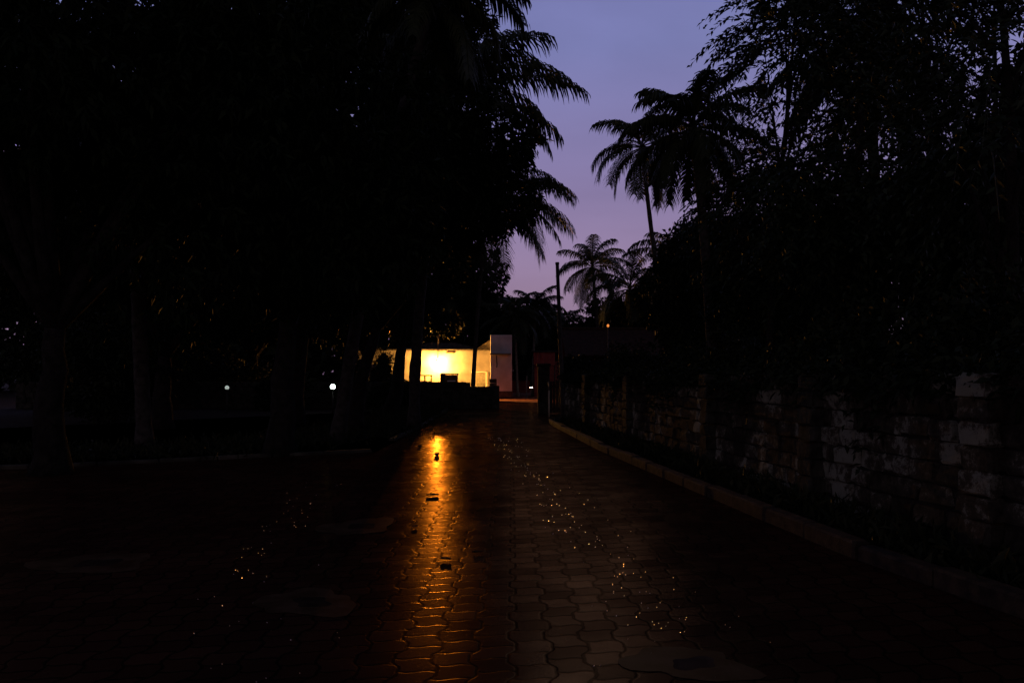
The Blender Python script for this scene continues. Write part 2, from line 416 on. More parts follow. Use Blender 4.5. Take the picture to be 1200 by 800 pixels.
def palm(name, label, base, top, flen, nf, seed, r0=.15, bark='palmbark', group=None, bendx=0, special=(), nl=62, nuts=True, lw=.05, skip=None):
    root = thing(name, label, 'palm tree', base, group)
    rnd = random.Random(seed); b = Vector(base); t_ = Vector(top)
    mb = MB(); pts = []; rads = []
    n = 26; mid = b.lerp(t_, .5)+Vector((bendx, 0, 0))
    for i in range(n+1):
        t = i/n
        pts.append(b*(1-t)**2+mid*2*t*(1-t)+t_*t*t)
        rads.append(r0*(1.5 if i == 0 else 1.12 if i == 1 else 1-.35*t)*(1.05 if i % 2 else .97))
    mb.tube(pts, rads, 10); mb.build('trunk', M[bark], root, smooth=True)
    V, Fq = [], []
    for i in range(nf):
        u = i/(nf-1)
        el = R(78)-R(118)*u**.9+rnd.uniform(-.12, .12)
        az = i*2.39996+rnd.uniform(-.25, .25)
        frond_geo(V, Fq, t_+Vector((0, 0, .1-.25*u)), az, el, flen*rnd.uniform(.85, 1.08)*(1-.12*max(0, .3-u)/.3), R(rnd.uniform(64, 108)), rnd, nl, lw, flen*.29, sweep=rnd.uniform(-.3, .3))
    for (az, el, ln, bd) in special:
        frond_geo(V, Fq, t_+Vector((0, 0, .05)), R(az), R(el), ln, R(bd), rnd, nl+10, lw, flen*.29)
    np_mesh('crown', np.array(V), np.array(Fq), M['palmleaf'], root)
    if nuts:
        cb = MB()
        for i in range(9):
            q = rnd.uniform(0, 6.28); cb.ball(t_+Vector((math.cos(q)*.17, math.sin(q)*.17, -.25-.03*i)), .13, 8, 6, (1, 1, 1.2))
        cb.build('coconut_bunch', M['bush'], root, smooth=True)
    return root
def bush(name, label, base, rad, clusters, seed, L=.14, W=.06, mat='bush', group=None, per=9):
    root = thing(name, label, 'bush', base, group)
    c = (base[0], base[1], base[2]+rad[2]*.85)
    LC = clumped_crown('foliage', root, M[mat], c, rad, clusters, per, L, W, seed, .3, 10, .25, .1)
    mb = MB()
    for l in LC:
        e = Vector(l); b = Vector(base)
        mb.tube([b+Vector((e.x-b.x, e.y-b.y, 0))*.08, b.lerp(e, .5)+Vector((0, 0, .1)), e], [.03, .02, .008], 5)
    mb.build('stem', M['bark'], root)
    return root

# ------------------------------------------------------------------ ground and road
def sheet(name, pts, z, mat, step=None):
    me = bpy.data.meshes.new(name); bm = bmesh.new()
    bm.faces.new([bm.verts.new((p[0], p[1], z)) for p in pts])
    bmesh.ops.triangulate(bm, faces=bm.faces[:])
    bm.normal_update()
    for f in bm.faces:
        if f.normal.z < 0: f.normal_flip()
    bm.to_mesh(me); bm.free(); me.materials.append(mat)
    o = bpy.data.objects.new(name, me); col.objects.link(o); return tag(o, kind='structure')
sheet('ground', [(-400, -60), (400, -60), (400, 600), (-400, 600)], 0, M['ground'])
KR = [(3.62, -6), (3.62, 3.5), (3.36, 5.2), (2.98, 6.95), (2.46, 11.5), (1.84, 17.2), (1.22, 26.2)]
road_left = [(-3.2, 62), (-2.95, 40), (-2.75, 24.9), (-2.85, 16.6), (-8.3, 13.6), (-15, 12.2), (-26, 11.2), (-26, -6)]
road_right = KR + [(1.30, 28.2), (2.1, 33), (2.6, 44), (2.2, 62)]
sheet('road', road_right + road_left, .004, M['paver'])
sheet('path', [(-1.4, 50), (2.6, 46), (4.2, 70), (4.4, 120), (-4.5, 120), (-2.2, 70)], .008, M['laterite'])

def kerb_line(name, pts, w, h, seed, gap=.95):
    mb = MB(); rnd = random.Random(seed)
    for (a, b_) in zip(pts[:-1], pts[1:]):
        a = Vector((*a, 0)); b_ = Vector((*b_, 0)); L = (b_-a).length; n = max(1, round(L/gap)); d = (b_-a)/n
        for i in range(n):
            c = a+d*(i+.5); hh = h*rnd.uniform(.85, 1.08)
            mb.box((c.x+rnd.uniform(-.012, .012), c.y, hh/2-.02), (d.length*.985, w, hh+.04), math.atan2(d.y, d.x)+rnd.uniform(-.012, .012), .02)
    o = mb.build(name, M['kerb' if name == 'kerb' else 'vergekerb']); return tag(o, kind='structure')
off = .09
kerb_line('kerb', [(p[0]+off, p[1]) for p in KR[1:]] + [(1.35, 27.4)], .17, .15, 1)
kerb_line('verge_kerb', [(-22, 11.6), (-15, 12.3), (-8.3, 13.7), (-2.95, 16.7)], .16, .07, 2)
kerb_line('verge_kerb', [(-2.95, 19.5), (-2.85, 24.9), (-3.05, 37.5)], .16, .07, 3)

# cement patches in the paving, each with a dark hollow
def patch(px, py, w, l, seed, hole=True):
    p = on_ground(px, py); rnd = random.Random(seed); mb = MB(); n = 34
    ph = [rnd.uniform(0, 6.28) for _ in range(5)]
    def r(q): return 1+.16*math.sin(2*q+ph[0])+.12*math.sin(3*q+ph[1])+.09*math.sin(5*q+ph[2])+.05*math.sin(9*q+ph[3])
    def rh(q): return .38*(1+.2*math.sin(2*q+ph[4])+.16*math.sin(4*q+ph[1]))
    o = [(p.x+w*r(q)*math.cos(q), p.y+l*r(q)*math.sin(q), .008) for q in (2*math.pi*k/n for k in range(n))]
    i_ = [(p.x+w*.1+w*rh(q)*math.cos(q), p.y+l*rh(q)*math.sin(q), .008) for q in (2*math.pi*k/n for k in range(n))]
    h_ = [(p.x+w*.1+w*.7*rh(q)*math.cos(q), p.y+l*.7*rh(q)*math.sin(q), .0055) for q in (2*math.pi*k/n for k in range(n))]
    mb.v = o+i_+h_
    for k in range(n):
        k2 = (k+1) % n
        mb.f.append((k, k2, n+k2, n+k)); mb.mi.append(0)
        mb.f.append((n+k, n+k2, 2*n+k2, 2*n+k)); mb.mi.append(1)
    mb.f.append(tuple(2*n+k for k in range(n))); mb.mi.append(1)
    tag(mb.build('cement_patch', [M['cement'], M['hollow']]), kind='structure')
M['cement'] = noise_mat('cement patch', (.030, .015, .010), (.068, .038, .025), 5, .9, .4, 30, 0)
def film(m, c, r):
    nt = m.node_tree; b = nt.nodes['Principled BSDF']; b.inputs['Specular IOR Level'].default_value = 0
    gl = N(nt, 'ShaderNodeBsdfGlossy'); gl.inputs['Color'].default_value = (*c, 1); gl.inputs['Roughness'].default_value = r
    ad = N(nt, 'ShaderNodeAddShader'); nt.links.new(b.outputs[0], ad.inputs[0]); nt.links.new(gl.outputs[0], ad.inputs[1])
    nt.links.new(ad.outputs[0], nt.nodes['Material Output'].inputs['Surface'])
film(M['cement'], (.10, .06, .018), .36)
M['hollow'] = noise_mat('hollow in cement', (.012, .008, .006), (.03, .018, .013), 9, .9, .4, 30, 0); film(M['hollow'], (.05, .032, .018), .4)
for a in ((360, 706, .34, .34, 11), (806, 778, .33, .26, 12), (110, 660, .42, .42, 13), (420, 617, .34, .5, 14)): patch(*a)

# metal flakes added for the road's glints, each tilted to mirror lamp into camera
LAMP = at(512, 425, 55.25)
def glints():
    rnd = random.Random(5); mb = MB()
    def flake(x, y, r):
        P = Vector((x, y, .006))
        h = ((LAMP-P).normalized()+(Vector((0, 0, EYE))-P).normalized()).normalized()
        h = (h+Vector((rnd.gauss(0, .07), rnd.gauss(0, .04), 0))).normalized()
        a = h.orthogonal().normalized(); b_ = h.cross(a); n = 6; ph = rnd.uniform(0, 6)
        top = [P+h*r*.5+(a*math.cos(ph+k*math.pi/3)+b_*math.sin(ph+k*math.pi/3))*r*rnd.uniform(.8, 1.1) for k in range(n)]
        bot = [Vector((P.x+(t.x-P.x)*1.3, P.y+(t.y-P.y)*1.3, .003)) for t in top]
        mb.add(top+bot, [tuple(range(n))]+[(k, n+k, n+(k+1) % n, (k+1) % n) for k in range(n)])
    for t0, n, off0, s in ((0, 110, 0, .015), (0, 60, -.2, .04), (0, 36, .3, .08)):
        for i in range(n):
            t = rnd.random()**1.3
            py = 513+240*t**1.5
            px = 584+216*(t**1.45)
            p = on_ground(px, py)
            flake(p.x+off0+rnd.gauss(0, s+.10*t), p.y+rnd.gauss(0, .1), rnd.uniform(.0034, .0058)*(.65+1.3*(1-t)))
    for i in range(46):
        t = rnd.random(); px = 375-90*t+rnd.gauss(0, 14); py = 578+95*t**1.2+rnd.gauss(0, 12)
        p = on_ground(px, py); flake(p.x, p.y, rnd.uniform(.0026, .0048))
    for i in range(22):
        p = on_ground(rnd.uniform(210, 420), rnd.uniform(640, 800)); flake(p.x, p.y, rnd.uniform(.0025, .0045))
    for i in range(9):
        p = on_ground(rnd.uniform(690, 860), rnd.uniform(680, 800)); flake(p.x, p.y, rnd.uniform(.0025, .0045))
    m, nt, b = new_mat('glint flakes'); b.inputs['Base Color'].default_value = (.95, .9, .95, 1); b.inputs['Metallic'].default_value = 1; b.inputs['Roughness'].default_value = .28
    tag(mb.build('glint_flakes', m), 'tiny metal flakes added to make the glints in lines along the paved road', 'glint', kind='stuff')
glints()

def stone(px, py, s, label, seed):
    p = on_ground(px, py); rnd = random.Random(seed); mb = MB(); mb.ball((p.x, p.y, s*.42), s*.6, 9, 6, (1, .8, .7))
    mb.v = [(v[0]+rnd.uniform(-.1, .1)*s, v[1]+rnd.uniform(-.1, .1)*s, max(.004, v[2]+rnd.uniform(-.08, .08)*s)) for v in mb.v]
    tag(mb.build('stone', M['stone'], origin=(p.x, p.y, .004)), label, 'stone')
stone(512, 534, .085, 'small dark stone at the far end of the bright reflection', 1)
stone(492, 524, .07, 'pebble near the shadow edge at the top left of the reflection', 2)
def dry_leaf(px, py, l, rz, label, seed):
    p = on_ground(px, py); mb = MB(); n = 7; rnd = random.Random(seed)
    for i in range(n+1):
        t = i/n; w = l*.24*math.sin(math.pi*min(1, t*.96+.03)); z = .009+.06*(t-.5)**2*l
        for s, dz in ((-1, .06*l), (0, 0), (1, .12*l)):
            x, y = (t-.5)*l, s*w
            mb.v.append((p.x+x*math.cos(rz)-y*math.sin(rz), p.y+x*math.sin(rz)+y*math.cos(rz), z+dz*abs(s)+rnd.uniform(0, .004)))
    for i in range(n):
        for k in range(2):
            a = i*3+k; mb.f.append((a, a+1, a+4, a+3)); mb.mi.append(0)
    tag(mb.build('dry_leaf', M['leafdry'], origin=(p.x, p.y, .004), smooth=True), label, 'leaf')
dry_leaf(507, 581, .17, .2, 'curled dry leaf lying in the middle of the orange reflection', 1)
dry_leaf(522, 656, .10, -.3, 'dry leaf at the lower end of the orange reflection', 2)
dry_leaf(486, 618, .09, .9, 'small dry leaf on the left edge of the orange reflection', 3)
dry_leaf(560, 648, .10, .1, 'dry leaf to the right of the fading reflection', 4)

# ------------------------------------------------------------------ right hand block wall
WD = Vector((-.1026, 1, 0)).normalized(); WR = math.atan2(WD.y, WD.x)
def wx(Y): return 4.565-.1026*Y
def block_wall():
    root = thing('block_wall', 'long mossy laterite block wall with patches of old limewash on the right of the road', 'wall', (wx(12), 12, 0))
    rnd = random.Random(3); mb = MB(); Y0, Y1 = -4.0, 27.0
    A = Vector((wx(Y0), Y0, 0)); L = (Vector((wx(Y1), Y1, 0))-A).length
    nrm = Vector((-WD.y, WD.x, 0))      # towards the road
    T = .3
    c = A+WD*L/2-nrm*(T/2+.012)
    core = MB(); core.box((c.x, c.y, .79), (L, T-.03, 1.54), WR, .0); core.build('mortar', M['housewall'], root)
    z = .02
    for r in range(8):
        h = .2; s = -rnd.uniform(0, .4)
        while s < L:
            w = rnd.uniform(.34, .5)
            a, b_ = max(s, 0), min(s+w, L)
            if b_-a > .08 and not (r == 7 and rnd.random() < .16):
                q = A+WD*(a+b_)/2-nrm*(.06+rnd.uniform(-.018, .012))
                mb.box((q.x, q.y, z+h/2+rnd.uniform(-.006, .006)), ((b_-a)-.018, .14, h-.018), WR+rnd.uniform(-.02, .02), .022)
            s += w
        z += h
    mb.v = [(v[0]+rnd.gauss(0, .012), v[1]+rnd.gauss(0, .014), v[2]+rnd.gauss(0, .011)) for v in mb.v]
    mb.build('blocks', M['block'], root)
    for Y in (22.9, 18.1, 12.9, 9.4, 6.5, 2.6):
        p = MB(); q = Vector((wx(Y), Y, 0))+nrm*.07
        for r in range(8):
            p.box((q.x+rnd.uniform(-.008, .008), q.y, .02+.2*r+.1), (.37+rnd.uniform(-.02, .02), .18+rnd.uniform(-.015, .015), .188), WR+rnd.uniform(-.03, .03), .02)
        p.v = [(v[0]+rnd.gauss(0, .013), v[1]+rnd.gauss(0, .014), v[2]+rnd.gauss(0, .012)) for v in p.v]
        o = p.build('pilaster', M['paleblock'] if Y < 8 else M['lowwall'], root)  # far pilasters take darker stone, their shaded faces put into the colour
block_wall()

# weeds hiding the foot of the wall
def weeds(name, label, pts, n, seed, hmax, mat='weed', wid=.25):
    rng = np.random.default_rng(seed); k = rng.integers(0, len(pts)-1, n); t = rng.random(n)
    a = np.array([p for p in pts], float); P2 = a[k]+(a[k+1]-a[k])*t[:, None]+rng.normal(size=(n, 2))*wid
    P = np.concatenate([P2, rng.uniform(0, .6, (n, 1))**2*hmax], 1)
    d = rng.normal(size=(n, 3)); d[:, 2] = np.abs(d[:, 2])*1.4+.3
    V, Fc = leaf_arrays(P, d, rng, rng.uniform(.1, .26, n), rng.uniform(.02, .06, n))
    tag(np_mesh(name, V, Fc, M[mat]), label, 'weeds', kind='stuff')
weeds('weeds', 'dark low weeds along the foot of the block wall', [(wx(Y)-.28, Y) for Y in (2, 6, 10, 14, 18, 22, 26)], 6500, 4, .62, wid=.13)
weeds('verge_grass', 'rough dark grass and leaf litter on the left verge', [(-22, 14.5), (-12, 15), (-6, 17), (-4.2, 22), (-4.2, 30), (-4.6, 37)], 16000, 6, .35, wid=.8)

def creeper():
    rng = np.random.default_rng(12); n = 9000
    t = rng.random(n)**1.0; Y = 2+25*t; x = wx(0)-.1026*Y
    k = np.clip(np.sin(Y*1.7)+.6*np.sin(Y*3.9+1)+.4*np.sin(Y*9.1), -.6, 2)
    z = 1.58+rng.normal(size=n)*.10-np.abs(rng.normal(size=n))*.22*np.maximum(k, 0)
    P = np.stack([x+rng.uniform(-.14, .2, n), Y, z], 1)
    d = rng.normal(size=(n, 3)); d[:, 0] -= .6; d[:, 2] -= .3
    V, Fc = leaf_arrays(P, d, rng, rng.uniform(.06, .16, n), rng.uniform(.03, .07, n))
    tag(np_mesh('creeper', V, Fc, M['bush']), 'dark creeper hanging over the top of the block wall', 'creeper', kind='stuff')
creeper()

# posts and gate at the bend
def upost():
    b = Vector((1.84, 28.6, 0)); t = at(653, 308, 28.6)
    root = thing('utility_pole', 'tall slim dark utility pole leaning slightly at the far end of the wall', 'pole', b)
    mb = MB(); mb.tube([b.lerp(t, i/8) for i in range(9)], [.085-.022*i/8 for i in range(9)], 12); mb.build('pole', M['darkmetal'], root, smooth=True)
    c = MB(); q = b.lerp(t, .965); c.tube([t-(t-b).normalized()*.06, t+(t-b).normalized()*.02], [.075, .07], 12); c.build('cap', M['darkmetal'], root, smooth=True)
upost()
def mpost():
    b = on_ground(643.3, 488.5); root = thing('marker_post', 'thin pale post with a dark upper end beside the kerb corner', 'post', b)
    mb = MB(); mb.tube([b, b+Vector((0, 0, 1.02))], [.036, .034], 10); mb.build('painted_shaft', M['postpaint'], root, smooth=True)
    mb = MB(); mb.tube([b+Vector((0, 0, 1.02)), b+Vector((-.02, 0, 1.36))], [.026, .024], 8); mb.build('upper_rod', M['metal'], root, smooth=True)
mpost()
def gate():
    root = thing('gate_pillar', 'tall dark masonry gate pillar standing in front of the red hut', 'pillar', at(637, 440, 33)-Vector((0, 0, 1.6)))
    l = root.location; mb = MB(); mb.box((l.x, l.y, 1.0), (.48, .5, 2.0), 0, .03); mb.build('shaft', M['lowwall'], root)
    mb = MB(); mb.box((l.x, l.y, 2.05), (.58, .6, .1), 0, .02); mb.build('cap', M['lowwall'], root)
    g = thing('plank_gate', 'dark plank gate between the pillar and the utility pole', 'gate', (l.x+.62, l.y, 0))
    mb = MB()
    for i in range(6): mb.box((l.x+.31+.13*i, l.y, .72), (.118, .03, 1.3), 0, .006)
    mb.build('planks', M['darkwood'], g)
    for z in (.25, 1.15):
        mb = MB(); mb.box((l.x+.63, l.y-.035, z), (.8, .035, .1), 0, .006); mb.build('rail', M['darkwood'], g)
gate()

# ------------------------------------------------------------------ white house with the lamp
def white_house():
    Y = 56.0
    root = thing('white_house', 'low whitewashed house lit orange by a lamp, with a taller pale corner block', 'house', (-5.5, Y, 0))
    X0, X1, ZT = -11.2, -1.52, 3.36
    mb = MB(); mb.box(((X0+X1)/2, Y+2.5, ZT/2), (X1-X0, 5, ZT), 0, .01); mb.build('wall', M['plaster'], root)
    mb = MB(); mb.box(((X0+X1)/2-.1, Y+2.46, ZT+.055), (X1-X0-.02, 4.98, .09), 0, .015); mb.build('roof_slab', M['roofslab'], root)
    mb = MB(); mb.box((-5.2, Y+3.4, ZT+.38), (6.5, 2.6, .6), 0, .05, .35); mb.build('roof_hump', M['roofslab'], root)
    # taller corner block, a little forward
    TY = 54.3
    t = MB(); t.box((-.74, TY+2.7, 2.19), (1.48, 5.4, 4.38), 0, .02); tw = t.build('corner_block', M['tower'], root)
    t = MB(); t.box((-.74, TY-.015, .27), (1.54, .06, .54), 0, .01); t.build('plinth', M['dampbase'], tw)
    t = MB(); t.box((-.78, TY-.24, 3.07), (1.42, .48, .09), 0, .012); t.build('sunshade', M['plaster'], root)
    # sloping lean-to roof against the block
    t = MB(); t.add([(-2.6, TY+1.9, 3.46), (-1.49, TY+1.9, 4.2), (-1.49, TY+3, 4.2), (-2.6, TY+3, 3.46)], [(0, 1, 2, 3)]); t.add([(-2.6, TY+1.9, 3.42), (-1.49, TY+1.9, 4.16), (-1.49, TY+1.9, 3.42)], [(0, 2, 1)]); t.build('sloping_parapet', M['roofslab'], root)
    # door, pale frame post
    t = MB(); t.box((-2.35, Y-.03, .9), (.98, .05, 1.8), 0, .01); d = t.build('door', M['greydoor'], root)
    t = MB(); t.box((-2.02, Y-.07, .95), (.03, .04, .12), 0, .005); t.build('handle', M['metal'], d)
    for z in (.45, 1.3):
        t = MB(); t.box((-2.35, Y-.06, z), (.72, .012, .55 if z > 1 else .6), 0, .004); t.build('panel', M['greydoor'], d)
    t = MB(); t.box((-1.79, Y-.06, .93), (.12, .12, 1.86), 0, .01); t.box((-2.35, Y-.045, 1.845), (1.0, .09, .08), 0, .01); t.build('door_frame', M['frame'], root)
    # ventilator slot near the eave
    t = MB(); t.box((-4.37, Y-.05, 3.2), (.55, .1, .1), 0, .01); t.build('ventilator', M['brownwood'], root)
    # window seen between the trunks
    t = MB(); t.box((-9.0, Y-.02, 1.75), (1.0, .04, 1.2), 0, .006); w = t.build('window', M['darkwood'], root)
    t = MB()
    for x in (-9.52, -9.0, -8.48): t.box((x, Y-.05, 1.75), (.07, .06, 1.2), 0, .008)
    for z in (1.12, 2.38): t.box((-9.0, Y-.051, z), (1.11, .064, .07), 0, .008)
    t.build('window_frame', M['frame'], w)
    # drain pipe with a bend
    t = MB(); t.tube([(-1.05, TY-.03, 2.98), (-1.05, TY-.05, 2.7), (-1.02, TY-.05, 2.35), (-1.05, TY-.05, 2.15)], .03, 8); t.build('drain_pipe', M['roofslab'], root)
white_house()

def lamp_post():
    b = Vector((LAMP.x, 55.9, LAMP.z))
    root = thing('street_lamp', 'glaring orange lamp on a bracket in front of the white house wall', 'street lamp', b)
    mb = MB(); mb.tube([Vector((LAMP.x, 55.96, LAMP.z+.34)), Vector((LAMP.x, 55.6, LAMP.z+.36)), Vector((LAMP.x, 55.35, LAMP.z+.35)), Vector((LAMP.x, LAMP.y, LAMP.z+.26))], .018, 8); mb.build('arm', M['metal'], root, smooth=True)
    mb = MB(); mb.box((LAMP.x, 55.975, LAMP.z+.34), (.14, .04, .2), 0, .01); mb.build('bracket', M['metal'], root)
    mb = MB(); c = LAMP; mb.tube([c+Vector((0, 0, .27)), c+Vector((0, 0, .16)), c+Vector((0, 0, .13))], [.03, .05, .14], 16); hd = mb.build('lamp_hood', M['metal'], root, smooth=True)
    mb = MB(); mb.ball(LAMP, .06, 14, 9, (1, 1, 1.35)); mb.build('bulb', M['lamp_glow'], hd, smooth=True)
lamp_post()

# things in the yard before the house
def roof_pole():
    b = Vector((at(513.5, 410, 56.4).x, 56.4, 3.46)); root = thing('roof_pole', 'thin pole standing on the roof above the lamp and lit by it', 'pole', b)
    mb = MB(); mb.tube([b, b+Vector((0, 0, .7)), b+Vector((.05, 0, 1.6))], [.06, .052, .045], 8); mb.build('shaft', M['greybark'], root, smooth=True)
    mb = MB(); mb.tube([b, b+Vector((0, 0, .06))], [.12, .11], 10); mb.build('base_plate', M['metal'], root)
roof_pole()
def bench():
    p = at(497, 440, 55.0); root = thing('bench', 'low plank bench against the bright wall left of the lamp', 'bench', (p.x, 55.0, 0))
    mb = MB(); mb.box((p.x, 55, 1.62), (1.12, .3, .09), 0, .012); mb.build('shelf_board', M['tank'], root)
    for dx in (-.5, .05, .5):
        mb = MB(); mb.box((p.x+dx, 55, .79), (.09, .26, 1.57), 0, .01); mb.build('leg', M['tank'], root)
    mb = MB(); mb.box((p.x, 55, 1.2), (1.06, .24, .06), 0, .01); mb.build('lower_board', M['tank'], root)
bench()
def trough():
    p = at(527.5, 440, 53); root = thing('cement_tank', 'flared mossy cement tank standing before the lit wall', 'tank', (p.x, 53, 0))
    mb = MB(); mb.box((p.x, 53, .83), (.9, .7, 1.62), 0, .02, 1.14); mb.build('basin', M['tank'], root)
    mb = MB(); mb.box((p.x, 53, 1.7), (1.1, .9, .1), 0, .02); mb.build('rim', M['tank'], root)
trough()
def yard_box():
    p = at(578, 440, 50); root = thing('wooden_crate', 'small dark wooden crate stack at the corner of the pale block', 'crate', (p.x, 50, 0))
    mb = MB()
    for i in range(5): mb.box((p.x, 50, .15+.28*i), (.4, .4, .26), .05, .012)
    mb.build('slats', M['brownwood'], root)
    mb = MB()
    for dx in (-.2, .2): mb.box((p.x+dx, 49.79, .7), (.05, .03, 1.36), .05, .006)
    mb.build('corner_batten', M['brownwood'], root)
yard_box()
def low_wall():
    Y = 38.6
    root = thing('boundary_wall', 'low dark mossy rubble wall before the white house, stepping down towards the road', 'wall', (-8, Y, 0))
    rnd = random.Random(8)
    def seg(x0, x1, top, nm):
        mb = MB(); x = x0
        core = MB(); core.box(((x0+x1)/2, Y, top/2-.02), (x1-x0-.02, .2, top-.05), 0, .0)
        z = 0; rows = max(2, round(top/.24)); h = top/rows
        for r in range(rows):
            x = x0
            while x < x1-.02:
                w = min(rnd.uniform(.3, .55), x1-x)
                mb.box((x+w/2, Y+rnd.uniform(-.02, .02), z+h/2), (w-.012, .27, h-.01), rnd.uniform(-.015, .015), .025); x += w
            z += h
        core.build('mortar', M['lowwall'], root); mb.build(nm, M['lowwall'], root)
    seg(-24, -2.22, 1.30, 'tall_section'); seg(-2.2, -.9, 1.08, 'low_section')
    for x, h in ((-2.2, 1.27), (-.78, 1.12), (-3.36, 1.72)):  # tall narrow third pier added, sized to throw the shadow band on the road
        p = MB(); p.box((x, Y, h/2), (.22 if h > 1.5 else .34, .36, h), 0, .025); p.build('pier', M['lowwall'], root)
low_wall()
def tray():
    p = at(529, 449, 38.6); root = MB()
    root.box((p.x, 38.6, 1.325), (.36, .22, .012), .1, .004)
    for dx, dy, sx, sy in ((0, .11, .38, .02), (0, -.11, .38, .02), (.18, 0, .02, .22), (-.18, 0, .02, .22)):
        root.box((p.x+dx, 38.6+dy, 1.34), (sx, sy, .05), .0, .004)
    tag(root.build('plastic_tray', M['whiteplastic'], origin=(p.x, 38.6, 1.30)), 'small white plastic tray lying on top of the dark boundary wall', 'tray')
tray()

# ------------------------------------------------------------------ lamps on the left, house on the right, red hut
def globe_lamp(px, py, Y, r, mat, label):
    p = at(px, py, Y); root = thing('garden_lamp', label, 'lamp', (p.x, Y, 0))
    mb = MB(); mb.tube([(p.x, Y, 0), (p.x, Y, p.z-r)], [.03, .025], 8); mb.build('post', M['darkmetal'], root, smooth=True)
    mb = MB(); mb.tube([(p.x, Y, p.z-r-.05), (p.x, Y, p.z-r*.8)], [.05, .07], 10); mb.build('collar', M['darkmetal'], root, smooth=True)
    mb = MB(); mb.ball(p, r, 16, 10); mb.build('globe', M[mat], root, smooth=True)
globe_lamp(390, 453, 34, .11, 'led', 'bright white globe lamp in the dark garden on the left')
globe_lamp(266, 454, 33, .085, 'led_dim', 'dimmer white globe lamp further left in the dark garden')

def tiled_house():
    Y = 44; X0, X1 = 3.4, 9.5
    root = thing('tiled_house', 'dark house with a low tiled roof behind the block wall', 'house', ((X0+X1)/2, Y, 0))
    mb = MB(); mb.box(((X0+X1)/2, Y+3, 1.4), (X1-X0, 6, 2.8), 0, .01); mb.build('wall', M['housewall'], root)
    mb = MB()
    a, b_ = X0-.5, X1+.5
    mb.add([(a, Y-.6, 2.7), (b_, Y-.6, 2.7), (b_, Y+3, 4.35), (a, Y+3, 4.35), (b_, Y+6.6, 2.7), (a, Y+6.6, 2.7)], [(0, 1, 2, 3), (3, 2, 4, 5)])
    mb.add([(a, Y-.6, 2.62), (b_, Y-.6, 2.62), (b_, Y+3, 4.27), (a, Y+3, 4.27), (b_, Y+6.6, 2.62), (a, Y+6.6, 2.62)], [(3, 2, 1, 0), (5, 4, 2, 3)])
    mb.tube([(a, Y+3, 4.36), (b_, Y+3, 4.36)], .09, 8)
    mb.build('roof', M['tile'], root)
    mb = MB(); mb.box((5.2, Y-.03, 1.05), (.95, .06, 2.1), 0, .01); d = mb.build('door', M['darkwood'], root)
    mb = MB(); mb.box((7.2, Y-.03, 1.5), (1.0, .06, 1.1), 0, .01); mb.build('window', M['darkwood'], root)
tiled_house()
def orange_bulb():
    p = at(712.5, 381.5, 38); b = Vector((p.x, 38, 0))
    root = thing('bulb_pole', 'tiny orange bulb on a thin pole above the dark roof', 'lamp', b)
    mb = MB(); mb.tube([b, Vector((p.x, 38, p.z-.07))], [.035, .025], 8); mb.build('pole', M['darkmetal'], root, smooth=True)
    mb = MB(); mb.ball(p, .06, 12, 8, (1, 1, 1.2)); mb.build('bulb', M['orange_bulb'], root, smooth=True)
orange_bulb()
def red_hut():
    Y = 60; root = thing('red_hut', 'small red walled hut with a red tarpaulin awning past the white house', 'hut', (2.9, Y, 0))
    mb = MB(); mb.box((3.4, Y+1.6, 1.35), (3.4, 3, 2.7), 0, .01); mb.build('wall', M['redpaint'], root)
    mb = MB(); mb.box((3.4, Y+1.5, 3.42), (3.9, 3.8, .12), 0, .01); mb.build('roof', M['roofslab'], root)
    mb = MB(); n = 14; z0, z1 = 2.42, 3.34
    for i in range(n+1):
        x = 1.62+1.6*i/n; y = Y-.25+.06*math.sin(i*1.7)
        mb.v += [(x, y, z1), (x, y-.12-.04*math.cos(i*2.1), z0+.04*math.sin(i*1.3))]
    for i in range(n): mb.f.append((2*i, 2*i+1, 2*i+3, 2*i+2)); mb.mi.append(0)
    mb.build('awning', M['redcloth'], root, smooth=True)
    for x in (1.62, 3.2):
        mb = MB(); mb.tube([(x, Y-.2, 0), (x, Y-.2, 3.36)], .045, 8); mb.build('post', M['darkmetal'], root, smooth=True)
    mb = MB(); mb.box((1.86, Y+.06, 1.25), (.3, .05, 1.9), 0, .008); mb.build('shutter', M['redcloth'], root)
red_hut()
def red_wall():
    root = MB(); root.box((.35, 74, .55), (2.6, .25, 1.1), 0, .03)
    for i in range(7): root.box((-.85+.4*i, 74, 1.13), (.36, .3, .07), 0, .02)
    tag(root.build('garden_wall', M['redpaint'], origin=(.35, 74, 0)), 'low red wall at the end of the lane behind the bare palm trunks', 'wall')
red_wall()
def tube_light():
    p = at(622.5, 454, 58.5); b = Vector((p.x, 58.5, 0))
    root = thing('floor_lamp', 'short white tube light on a low stand in front of the red hut', 'lamp', b)
    mb = MB(); mb.tube([b, b+Vector((0, .05, p.z))], .03, 8); mb.box((b.x, b.y, .03), (.3, .25, .05), 0, .01); mb.build('stand', M['darkmetal'], root)
    mb = MB(); mb.tube([p-Vector((.09, 0, 0)), p+Vector((.09, 0, 0))], .018, 10); mb.build('tube', M['lantern'], root, smooth=True)
tube_light()
b = at(617, 461, 56); mb = MB(); b.z = 0
mb.tube([b, b+Vector((0, 0, .6)), b+Vector((.02, 0, 1.5))], [.055, .05, .045], 8); mb.ball(b+Vector((.02, 0, 1.52)), .06, 8, 6)
tag(mb.build('fence_post', M['greybark'], origin=b), 'short pale wooden post in the lane left of the white light', 'post')

